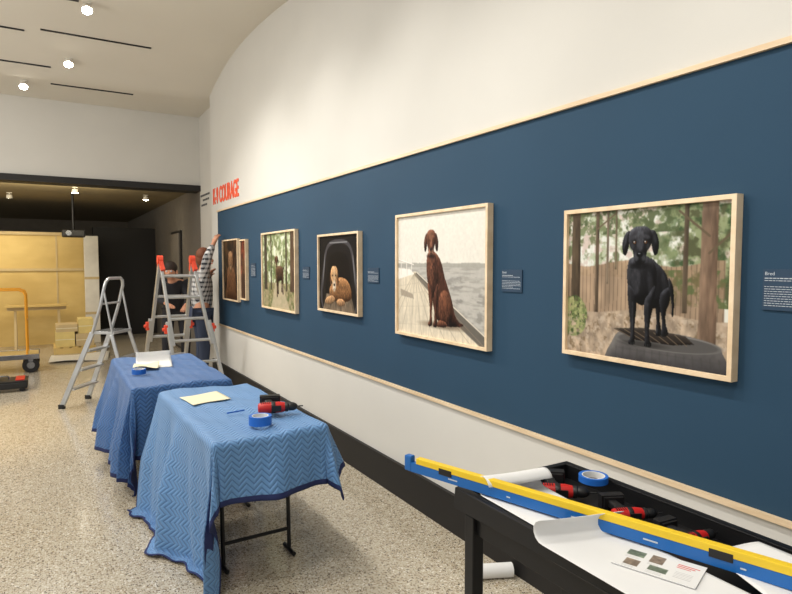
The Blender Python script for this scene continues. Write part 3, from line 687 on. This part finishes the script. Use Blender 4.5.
def sheet(name,pts,z,mat_,label,cat='paper',curl=0,th=.0015,n=14,wav=.004,cs=.6):
    a,b,c,d=[V(p) for p in pts]; vs=[];fs=[]
    ce=(a+b+c+d)/4
    for j in range(n+1):
        for i in range(n+1):
            u,v=i/n,j/n; p=(a*(1-u)+b*u)*(1-v)+(d*(1-u)+c*u)*v
            zz=z+wav*(math.sin(5*u+3*v)+1)*.5
            if curl and v>cs:
                k=(v-cs)/(1-cs); ln=((d+c)/2-(a+b)/2); dl=ln.normalized(); Lc=ln.length*(1-cs); R=curl; an=k*Lc/R
                base=(a*(1-u)+b*u)*(1-cs)+(d*(1-u)+c*u)*cs
                p=base+dl*(R*math.sin(an)); zz+=R*(1-math.cos(an))
            vs.append((p.x-ce.x,p.y-ce.y,zz-z))
    for j in range(n):
        for i in range(n): q=j*(n+1)+i; fs.append((q,q+1,q+n+2,q+n+1))
    g=G(); g.add(vs,fs); o=g.obj(name,mat_,None,(ce.x,ce.y,z),smooth=True)
    m=o.modifiers.new('s','SOLIDIFY'); m.thickness=th; m.offset=1
    tag(o,label,cat); return o
sheet('paper_sheet',[(.72,3.55,0),(.96,3.62,0),(.93,3.86,0),(.69,3.80,0)],.770,CREAM,'cream paper pad on the light blue blanket')
sheet('drawing_sheet',[(.60,5.0,0),(.86,5.0,0),(.92,5.42,0),(.64,5.46,0)],.769,PAPER,'large white paper sheet on the mid blue blanket',curl=.05,cs=.75)
sheet('paper_sheet',[(.56,4.96,0),(.74,4.92,0),(.78,5.12,0),(.60,5.16,0)],.780,CREAM,'cream crumpled paper on the mid blue blanket',wav=.02)
g=G(); g.tube([(0,0,0),(.10,.02,0),(.105,.021,0)],[.004,.004,.001],8); tag(g.obj('marker_pen',BLUET,None,(.84,3.26,.774),smooth=True),'blue pen lying on the light blue blanket','pen')
# ------------------------------------------------------------ tool table (black tray table)
tt=thing('tray_table','black metal tray table holding tools and papers','table',(1.33,.45,0))
g=G(); hx,hy=.245,1.03; z=.850
g.box((0,0,z-.006),(2*hx,2*hy,.012))
for s in(-1,1):
    g.box((s*(hx-.012),0,z+.019),(.024,2*hy,.062)); g.box((0,s*(hy-.012),z+.019),(2*hx-.048,.024,.062))
g.obj('tray',BLKM,tt,bevel=.003)
g=G()
for s in(-1,1):
    g.box((s*(hx-.04),0,.806),(.022,2*hy-.1,.075)); g.box((0,s*(hy-.06),.806),(2*hx-.08,.022,.075))
g.obj('apron',BLKM,tt,bevel=.002)
for sx in(-1,1):
    for sy in(-1,1):
        g=G(); g.box((sx*(hx-.035),sy*(hy-.055),.412),(.042,.042,.824)); g.obj('leg',BLKM,tt,bevel=.003)
a=V((1.025,1.67,0)); b=V((1.585,-.155,0)); L=(b-a).length; ang=math.atan2(b.y-a.y,b.x-a.x)
lv=thing('spirit_level','long blue and yellow spirit level resting across the tray table','spirit level',((a.x+b.x)/2,(a.y+b.y)/2,.911),(0,0,ang))
g=G(); g.box((0,0,.015),(L-.03,.020,.030)); 
for k in range(9): g.box((-L/2+.2+k*.2,-.0103,.014),(.035 if k%3==0 else .012,.001,.004),1)
g.obj('lower_beam',[LBLUE,INK],lv,bevel=.002)
g=G(); g.box((0.015,0,.040),(L-.07,.022,.020)); g.obj('upper_beam',YEL,lv,bevel=.002)
for s in(-1,1):
    g=G(); g.box((s*(L/2-.014),0,.0255),(.028,.024,.051)); g.obj('end_cap',LBLUE,lv,bevel=.004)
for x in(-L/2+.17,0,L/2-.25):
    g=G(); g.box((x,0,.030),(.05,.024,.020)); g.tube([(x-.016,0,.031),(x+.016,0,.031)],.0126,10,1); g.obj('vial_window',[BLK,VIAL],lv,bevel=.001)
zt=.851
lay((1.425,1.375,zt),math.radians(-40),'red and black cordless drill lying in the black tray',sc=.78)
lay((1.465,1.150,zt),math.radians(-25),'red and black cordless impact driver lying in the black tray','impact_driver',sc=.66)
lay((1.475,.965,zt),math.radians(-5),'black and red cordless tool lying near white papers','cordless_drill',sc=.60)
tape((1.505,1.300,zt+.046),'roll of blue masking tape resting on a cordless drill',.046,.033,.020)
sheet('paper_sheet',[(1.10,1.13,0),(1.30,1.09,0),(1.335,1.46,0),(1.11,1.50,0)],.9015,PAPER,'white paper with rolled end lying across the tray',curl=.030,wav=.003,cs=.64,n=36)
sheet('paper_sheet',[(1.16,.42,0),(1.50,.44,0),(1.50,.78,0),(1.36,.84,0)],.9015,PAPER,'white crumpled paper lying over the tray',wav=.010)
sheet('paper_sheet',[(1.03,.60,0),(1.26,.58,0),(1.27,1.06,0),(1.04,1.14,0)],.9018,PAPER,'large white paper sheet lying over the tray rim',curl=.030,wav=.002,cs=.84,n=36)
p=Pic(1.6,110,(226,226,225)); rr=random.Random(5)
for (x,y,w,h) in((.14,.16,.34,.26),(.60,.14,.26,.34),(.20,.58,.28,.28),(.66,.60,.36,.22)):
    col=rr.choice([(80,90,108),(150,92,80),(120,104,88),(72,70,72),(100,114,96)])
    p.poly([(x,y),(x+w,y),(x+w,y+h),(x,y+h)],col,.9,False,1,.6+.8*p.noise(9,9,seed=int(x*99)))
    for k in range(2): p.line(x,y+h+.05+.05*k,x+w*.8,y+h+.05+.05*k,.010,(140,140,140),.7)
for k in range(3): p.line(1.12,.22+.07*k,1.5-.07*k,.22+.07*k,.03,(206,60,50),.9)
for k in range(5): p.line(1.14,.55+.06*k,1.46,.55+.06*k,.010,(150,150,150),.8)
ps=pic_mesh('printed_sheet',p,.18,.1125,None,z=.0); ps.location=(1.195,.84,.9075); ps.rotation_euler=(0,0,math.radians(-70))
m=ps.modifiers.new('s','SOLIDIFY'); m.thickness=.0015; m.offset=-1
tag(ps,'white printed sheet with small pictures on top of white paper','paper')
g=G(); g.lathe([(.030,-.11),(.036,-.11),(.036,.11),(.030,.11)],Matrix.Rotation(H90,4,'Y'),28,0,True)
tag(g.obj('paper_roll',PAPER,None,(1.91,2.29,.037),(0,0,math.radians(-24)),smooth=True),'white rolled paper tube lying on the floor','paper roll')
# ------------------------------------------------------------ platform ladder
pl=thing('platform_ladder','silver aluminium platform step ladder with guard rail','ladder',(.586,7.39,0),(0,0,math.radians(-35.6))); pl.scale=(.96,.96,.96)
g=G()
for s in(-1,1): g.bar((-.42,s*.25,.03),(-.07,s*.19,.87),.055,.025,(1,0,0)) 
g.obj('front_rail',ALU,pl,bevel=.003)
g=G()
for s in(-1,1): g.bar((.40,s*.24,.03),(.16,s*.19,.85),.04,.02,(1,0,0))
g.bar((.36,-.23,.2),(.36,.23,.2),.03,.012,(0,0,1)); g.bar((.24,-.205,.58),(.24,.205,.58),.03,.012,(0,0,1))
g.obj('rear_rail',ALU,pl,bevel=.003)
for k,zz in enumerate((.22,.44,.66)):
    g=G(); x=-.42+.35*zz/.87; w=.25-.06*zz/.87; g.box((x+.01,0,zz),(.09,2*w,.022)); g.box((x+.01-.042,0,zz-.012),(.006,2*w,.03)); g.obj('step',ALU,pl,bevel=.003)
g=G(); g.box((.05,0,.87),(.28,.38,.03)); 
for k in range(6): g.box((-.07+.045*k,0,.887),(.008,.34,.005),1)
g.obj('platform',[ALU,BLK],pl,bevel=.004)
g=G(); pts=[(-.07,-.19,.86),(.03,-.19,1.16),(.09,-.19,1.40),(.10,-.17,1.46),(.105,-.12,1.49),(.105,.12,1.49),(.10,.17,1.46),(.09,.19,1.40),(.03,.19,1.16),(-.07,.19,.86)]
g.tube(pts,.018,10); g.tube([(.045,-.19,1.2),(.045,.19,1.2)],.012)
g.tube([(.17,-.19,.87),(.08,-.19,1.36)],.012); g.tube([(.17,.19,.87),(.08,.19,1.36)],.012)
g.obj('guard_rail',ALU,pl,smooth=True)
for x,y in((-.425,.25),(-.425,-.25),(.403,.24),(.403,-.24)):
    g=G(); g.box((x,y,.025),(.07,.04,.05)); g.obj('foot',BLK,pl,bevel=.006)
# ------------------------------------------------------------ multi position ladder
ml=thing('folding_ladder','aluminium folding ladder with orange-red hinges and locks','ladder',(1.35,7.5,0))
def P(x,y,z): return V((x-1.35,y-7.5,z))
hA=P(1.17,7.48,1.64); hB=P(1.53,7.44,1.64)
secs=[(P(1.30,6.98,.03),P(1.77,6.98,.03)),(P(1.04,7.98,.03),P(1.47,8.0,.03))]
for fa,fb in secs:
    side=(fb-fa).normalized()
    g=G()
    for h_,f_ in((hA,fa),(hB,fb)): g.bar(h_,h_.lerp(f_,.62),.032,.06,side)
    g.obj('inner_rail',ALU,ml,bevel=.003)
    g=G()
    for h_,f_,s in((hA,fa,-1),(hB,fb,1)): g.bar(h_.lerp(f_,.45)+side*s*.03,f_+side*s*.03,.035,.07,side)
    g.obj('outer_rail',ALU,ml,bevel=.003)
    for k in range(6):
        t_=.12+k*.155; A=hA.lerp(fa,t_);B_=hB.lerp(fb,t_); g=G(); ex=.03 if t_>.5 else 0
        g.tube([A-side*ex,B_+side*ex],.018,10); g.obj('rung',ALU,ml,smooth=True)
    for h_,f_,s in((hA,fa,-1),(hB,fb,1)):
        q=h_.lerp(f_,.5)+side*s*.055; g=G(); g.box(q,(.035,.06,.10)); g.tube([q+side*s*.01,q+side*s*.04],.020,12); g.obj('lock',ORED,ml,bevel=.004)
        g=G(); q=f_+side*s*.03; g.box((q.x,q.y,.03),(.06,.08,.06)); g.obj('foot',ORED,ml,bevel=.005)
for h_ in(hA,hB):
    g=G(); g.tube([h_+V((-.03,0,0)),h_+V((.03,0,0))],.05,20); g.bar(h_,h_+V((.02,-.08,-.13)),.045,.06,(1,0,0)); g.bar(h_,h_+V((0,.07,-.13)),.045,.06,(1,0,0)); g.obj('hinge',ORED,ml,smooth='auto')
# ------------------------------------------------------------ people
def skin(name,pts,edges,mats,parent,root=0,sub=2):
    me=bpy.data.meshes.new(name); bm=bmesh.new(); ly=bm.verts.layers.skin.verify()
    bv=[]
    for i,(p,r) in enumerate(pts):
        v=bm.verts.new(p); v[ly].radius=(r,r) if not isinstance(r,tuple) else r; v[ly].use_root=(i==root); bv.append(v)
    for a,b in edges: bm.edges.new((bv[a],bv[b]))
    bm.to_mesh(me); bm.free(); o=bpy.data.objects.new(name,me); COL.objects.link(o)
    m=o.modifiers.new('k','SKIN'); m.use_smooth_shade=True; m2=o.modifiers.new('s','SUBSURF'); m2.levels=sub; m2.render_levels=sub
    dg=bpy.context.evaluated_depsgraph_get(); nm=bpy.data.meshes.new_from_object(o.evaluated_get(dg)); bpy.data.objects.remove(o)
    nm.name=name; nm.materials.clear(); nm.materials.append(mats)
    for f in nm.polygons: f.use_smooth=True; f.material_index=0
    r=bpy.data.objects.new(name,nm); COL.objects.link(r); r.parent=parent; return r
def person(label,base,J,face,shirt,pants,short=False,hair=HAIR):
    e=thing('person',label,'person',base); b0=V(base)
    J={k:V(v)-b0 for k,v in J.items()}
    pts=[];ed=[]
    def A(p,r,par=None):
        pts.append((p,r)); 
        if par is not None: ed.append((par,len(pts)-1))
        return len(pts)-1
    pe=A(J['pelvis'],.12); sp=A(J['pelvis'].lerp(J['chest'],.5),.11,pe); ch=A(J['chest'],.13,sp); nk=A(J['neck'],.055,ch)
    hd=J['head']; h1=A(J['neck'].lerp(hd,.45),.055,nk); h2=A(hd+V((0,0,-.03)),.078,h1); h3=A(hd+V((0,0,.06)),.088,h2); A(hd+V((0,0,.12)),.05,h3)
    for s in'LR':
        sh=A(J['sh'+s],.06,ch); el=A(J['el'+s],.042,sh); wr=A(J['wr'+s],.028,el)
        d=(J['wr'+s]-J['el'+s]).normalized(); sd=d.cross(V((0,0,1))); sd=sd.normalized() if sd.length>.1 else V((1,0,0)); nn=d.cross(sd)
        pa=A(J['wr'+s]+d*.05,(.036,.020),wr); kn=A(J['wr'+s]+d*.085,(.040,.016),pa)
        for k,(o_,l) in enumerate(((-.03,.06),(-.01,.075),(.011,.07),(.03,.055))):
            f1=A(J['wr'+s]+d*(.10+l*.4)+sd*o_*1.1+nn*.006,.009,kn); A(J['wr'+s]+d*(.10+l*.85)+sd*o_*1.1+nn*.024,.008,f1)
        t1=A(J['wr'+s]+d*.055+sd*-.045+nn*.01,.011,pa); A(J['wr'+s]+d*.085+sd*-.06+nn*.02,.009,t1)
        hp=A(J['hip'+s],.09,pe); kne=A(J['kn'+s],.06,hp); an=A(J['an'+s],.042,kne)
    skin('body',pts,ed,SKIN,e)
    pts=[];ed=[]
    pe=A(J['pelvis']+V((0,0,-.03)),.145); sp=A(J['pelvis'].lerp(J['chest'],.5),.14,pe); ch=A(J['chest'],.155,sp); A(J['neck']-V((0,0,.03)),.085,ch)
    for s in'LR':
        sh=A(J['sh'+s],.078,ch); el=A(J['el'+s],.06,sh)
        if not short: A(J['wr'+s].lerp(J['el'+s],.12),.042,el)
    skin('shirt',pts,ed,shirt,e)
    pts=[];ed=[]
    pe=A(J['pelvis']+V((0,0,-.02)),.135)
    for s in'LR':
        hp=A(J['hip'+s],.105,pe); kn=A(J['kn'+s],.077,hp); A(J['an'+s]+V((0,0,.0)),.06,kn)
    skin('trousers',pts,ed,pants,e)
    f=V(face).normalized(); sd=f.cross(V((0,0,1)))
    for s in'LR':
        g=G(); an=J['an'+s]; q=V((an.x,an.y,.0)); ang=math.atan2(f.y,f.x); R=Matrix.Rotation(ang,3,'Z')
        g.ell(q+f*.06+V((0,0,.045)),(.14,.052,.045),0,16,R); g.box(q+f*.055+V((0,0,.012)),(.26,.09,.024),1,R); g.obj('shoe',[SHOE,BLK],e,smooth=True)
    h=hd+V((0,0,.02))
    g=G(); g.ell(h-f*.018+V((0,0,.05)),(.096,.096,.10),0,18); g.ell(h-f*.045+V((0,0,-.01)),(.07,.085,.09),0,16); g.obj('hair',hair,e,smooth=True)
    for s in(-1,1):
        g=G(); g.ell(h+f*.082+sd*s*.032+V((0,0,.005)),(.012,.012,.012)); g.obj('eye',INK,e,smooth=True)
        g=G(); g.ell(h+sd*s*.09-V((0,0,.01)),(.014,.014,.03)); g.obj('ear',SKIN,e,smooth=True)
    g=G(); g.ell(h+f*.10-V((0,0,.03)),(.015,.015,.024)); g.obj('nose',SKIN,e,smooth=True)
    g=G(); g.ell(h+f*.086-V((0,0,.065)),(.02,.02,.006)); g.obj('mouth',ORED,e,smooth=True)
    return e
def sh_(J,d): return {k:(v[0]+d[0],v[1]+d[1],v[2]+d[2]) for k,v in J.items()}
person('person in grey plaid shirt and jeans reaching up to the wall',(1.80,8.1,0),sh_(dict(pelvis=(1.78,8.02,.96),chest=(1.79,8.0,1.32),neck=(1.80,7.98,1.52),head=(1.82,7.97,1.64),
  shR=(1.77,7.82,1.45),elR=(1.80,7.72,1.68),wrR=(1.90,7.80,1.86),shL=(1.79,8.18,1.44),elL=(1.84,8.30,1.22),wrL=(1.92,8.22,1.40),
  hipR=(1.77,7.92,.90),knR=(1.79,7.90,.49),anR=(1.75,7.88,.09),hipL=(1.77,8.12,.90),knL=(1.80,8.14,.49),anL=(1.76,8.14,.09)),(0,.1,0)),(.8,-.35,0),PLAID,JEANS,hair=HAIR2)
person('person in dark clothes standing bent behind the folding ladder',(1.59,9.1,0),sh_(dict(pelvis=(1.36,8.98,.92),chest=(1.31,8.86,1.20),neck=(1.27,8.78,1.36),head=(1.25,8.72,1.46),
  shR=(1.12,8.86,1.30),elR=(1.07,8.72,1.10),wrR=(1.16,8.48,1.04),shL=(1.46,8.84,1.30),elL=(1.50,8.70,1.08),wrL=(1.40,8.48,1.00),
  hipR=(1.26,8.98,.88),knR=(1.22,8.92,.48),anR=(1.22,8.98,.09),hipL=(1.46,8.98,.88),knL=(1.48,8.90,.48),anL=(1.48,8.98,.09)),(.27,.14,0)),(-.35,-.9,0),DARKCL,DARKCL)
# ------------------------------------------------------------ far equipment
ct=thing('platform_cart','steel platform cart with orange tube handle','cart',(-.72,10.4,0))
g=G(); g.box((0,0,.24),(1.20,.62,.05)); g.box((0,-.30,.24),(1.22,.03,.07),1); g.box((0,.30,.24),(1.22,.03,.07),1); g.obj('deck',[PLY,STEEL],ct,bevel=.004)
g=G(); 
for y in(-.26,.26):
    g.tube([(.46,y,.26),(.46,y,1.13),(.44,y,1.18),(.38,y,1.21),(.0,y,1.21),(-.06,y,1.18),(-.08,y,1.13),(-.08,y,.26)],.015,10)
g.tube([(.46,-.26,.75),(.46,.26,.75)],.013); g.obj('handle',ORANGE,ct,smooth=True)
for x,y in((.50,-.24),(.50,.24),(-.45,-.24),(-.45,.24)):
    g=G(); M=Matrix.Translation((x,y,.11))@Matrix.Rotation(H90,4,'X'); g.lathe([(.05,-.022),(.10,-.022),(.11,-.012),(.11,.012),(.10,.022),(.05,.022)],M,24,0); g.lathe([(.0,-.025),(.05,-.025),(.05,.025),(.0,.025)],M,20,1); g.box((x,y,.19),(.06,.07,.05),1); g.obj('wheel',[BLK,STEEL],ct,smooth='auto')
g=G(); g.box((0,0,.08),(.6,.34,.08)); tb=thing('toolbox','black and red toolbox on small wheels on the floor','toolbox',(-.53,8.85,0))
g.obj('box_body',BLK,tb,bevel=.015)
g=G(); g.box((0,0,.13),(.61,.35,.02)); g.obj('lid',BLK,tb,bevel=.006)
g=G(); g.box((.22,0,.146),(.10,.30,.012)); g.obj('latch',RED,tb,bevel=.004)
g=G(); g.tube([(-.1,0,.14),(-.1,0,.17),(-.08,0,.18),(.08,0,.18),(.1,0,.17),(.1,0,.14)],.01,8); g.obj('handle',STEEL,tb,smooth=True)
for x in(-.24,.24):
    for y in(-.13,.13):
        g=G(); g.tube([(x,y-.015,.03),(x,y+.015,.03)],.03,16); g.obj('wheel',BLK,tb,smooth='auto')
pal=thing('pallet','wooden pallet under stacked boxes','pallet',(.42,12.3,0))
g=G()
for k in range(5): g.box((-.28+k*.14,0,.11),(.1,.8,.02))
for y in(-.35,0,.35): g.box((0,y,.05),(.66,.09,.10))
g.obj('slats',PLY,pal)
for i,(x,y,z,w,d,h,m) in enumerate(((.27,12.2,.121,.30,.50,.26,PINE),(.58,12.2,.121,.29,.50,.22,SHELF),(.30,12.2,.382,.34,.45,.13,SHELF),(.60,12.2,.342,.24,.42,.26,PINE))):
    g=G(); g.box((0,0,h/2),(w,d,h)); g.box((0,-d/2-.001,h*.5),(w*.98,.002,.012),1)
    tag(g.obj('box',[m,CREAM],None,(x,y,z),bevel=.012),'pale yellow and tan boxes stacked on pallet','box','stacked boxes')
tr=thing('trestle','wooden trestle with board on top by the plywood hoarding','trestle',(-.15,13.0,0))
for x in(-.35,.35):
    g=G(); g.bar((x,-.22,0),(x,0,.72),.04,.06,(1,0,0)); g.bar((x,.22,0),(x,0,.72),.04,.06,(1,0,0)); g.obj('leg',SHELF,tr)
g=G(); g.box((0,0,.75),(.95,.10,.06)); g.obj('top_beam',SHELF,tr)
g=G(); g.box((0,0,.80),(1.0,.30,.03)); g.obj('board',PLY,tr)
sheet('plastic_sheet',[(.0,10.9,0),(.85,10.8,0),(.95,11.7,0),(.05,11.7,0)],.004,WHITEP,'crumpled white plastic sheet lying on the floor','plastic sheet',wav=.03)
pn=thing('leaning_panel','white wrapped panel leaning by the plywood hoarding','panel',(.80,13.35,0))
g=G(); g.box((0,0,1.07),(.26,.06,2.14)); g.obj('board',WHITEP,pn,bevel=.01)
for zz in(1.3,.6):
    g=G(); g.box((0,-.032,zz),(.262,.004,.05)); g.obj('strap',SHELF,pn)
pj=thing('projector','black projector hanging from the dark ceiling','projector',(.45,12.0,2.12))
g=G(); g.box((0,0,0),(.36,.34,.13)); g.obj('housing',BLK,pj,bevel=.02)
g=G(); g.tube([(0,0,.06),(0,0,.70)],.02); g.obj('mounting_pole',BLKM,pj)
g=G(); g.tube([(-.08,-.17,0),(-.08,-.20,0)],.045,16); g.obj('lens',STEEL,pj)
# ------------------------------------------------------------ ceiling spotlights and added fill lights
def spot(loc,top,power,tilt,label,cone=100,col=(1,.95,.87)):
    e=thing('spotlight',label,'ceiling light',loc,(0,0,0),'white ceiling spotlights')
    R=Matrix.Rotation(tilt,4,'X')
    g=G(); g.lathe([(.02,.035),(.04,.03),(.046,.0),(.05,-.03),(.046,-.03),(.043,-.02)],R,24); g.obj('lamp_housing',WHITEP,e,smooth='auto')
    g=G(); g.lathe([(.0,-.031),(.045,-.031),(.045,-.02),(.0,-.02)],R,24); g.obj('lamp_lens',EM,e)
    g=G(); g.tube([(0,0,.02),(0,0,top-loc[2])],.010,8); g.box((0,0,top-loc[2]-.006),(.08,.03,.012)); g.obj('mounting_stem',WHITEP,e)
    l=bpy.data.lights.new('spot_lamp','SPOT'); l.energy=power; l.spot_size=math.radians(cone); l.spot_blend=.8; l.shadow_soft_size=.05; l.color=col
    o=bpy.data.objects.new('spot_lamp',l); COL.objects.link(o); o.parent=e; o.location=R@V((0,0,-.055)); 
    o.rotation_euler=(tilt,0,0)
T=math.radians
spot((.43,6.75,4.11),cz(6.75),140,T(-35),'small white ceiling spotlight, lit',125)
spot((.31,8.25,3.99),cz(8.25),140,T(-35),'small white ceiling spotlight, lit',125)
spot((-.17,9.03,3.855),cz(9.03),110,T(-35),'small white ceiling spotlight, lit',125)
spot((.45,11.0,2.76),2.825,30,0,'small white spotlight added to light the plywood',120,col=(1,.88,.68))
spot((1.6,11.6,2.76),2.825,14,0,'small white spotlight added to light the plywood',120,col=(1,.88,.68))
spot((-.5,12.4,2.76),2.825,60,T(15),'small white spotlight added to light the plywood',140,col=(1,.88,.66))  # extra corridor spot added to brighten the plywood wall
spot((-1.8,12.2,2.76),2.825,55,T(15),'small white spotlight added to light the plywood',140,col=(1,.88,.66))  # out-of-view spot, also added for the plywood wall
def aim(loc,tgt,pw,cone=75):
    l=bpy.data.lights.new('added_wall_spot','SPOT'); l.energy=pw; l.spot_size=T(cone); l.spot_blend=1; l.shadow_soft_size=.06; l.color=(1,.965,.90)  # unseen spots added to light the wall and give the frames shadows
    o=bpy.data.objects.new('added_wall_spot',l); COL.objects.link(o); o.location=loc
    o.rotation_euler=(V(tgt)-V(loc)).to_track_quat('-Z','Y').to_euler()
for y in(.4,1.9,3.2,4.6): aim((.35,y+.15,4.0),(2.06,y-.1,1.2),125,80)
aim((.35,6.0,4.0),(2.06,6.3,1.2),110,80)
def area(loc,rot,sx,sy,pw,col=(1,.97,.925)):
    l=bpy.data.lights.new('area_fill_light','AREA'); l.shape='RECTANGLE'; l.size=sx; l.size_y=sy; l.energy=pw; l.color=col  # unseen area lights added to fill the room with soft light
    o=bpy.data.objects.new('area_fill_light',l); COL.objects.link(o); o.location=loc; o.rotation_euler=rot
area((-1.2,1.0,4.0),(0,T(-12),0),2.5,5,135)
area((-1.6,4.6,4.0),(0,T(-15),0),2,3,100)
area((-3.5,8.0,3.85),(0,T(-10),0),2,3,130)
area((-3.2,5.6,2.4),(T(140),0,T(-25)),2,2,75,(1,.96,.90))  # added uplight that lifts the ceiling and bulkhead
area((-1.0,10.6,2.5),(T(108),0,0),4,.3,36,(1,.86,.58))  # added warm light hidden behind the beam to brighten the corridor
w=bpy.data.worlds.new('world'); S.world=w; w.use_nodes=True; bg=w.node_tree.nodes['Background']; bg.inputs[0].default_value=(1,.98,.94,1); bg.inputs[1].default_value=.68
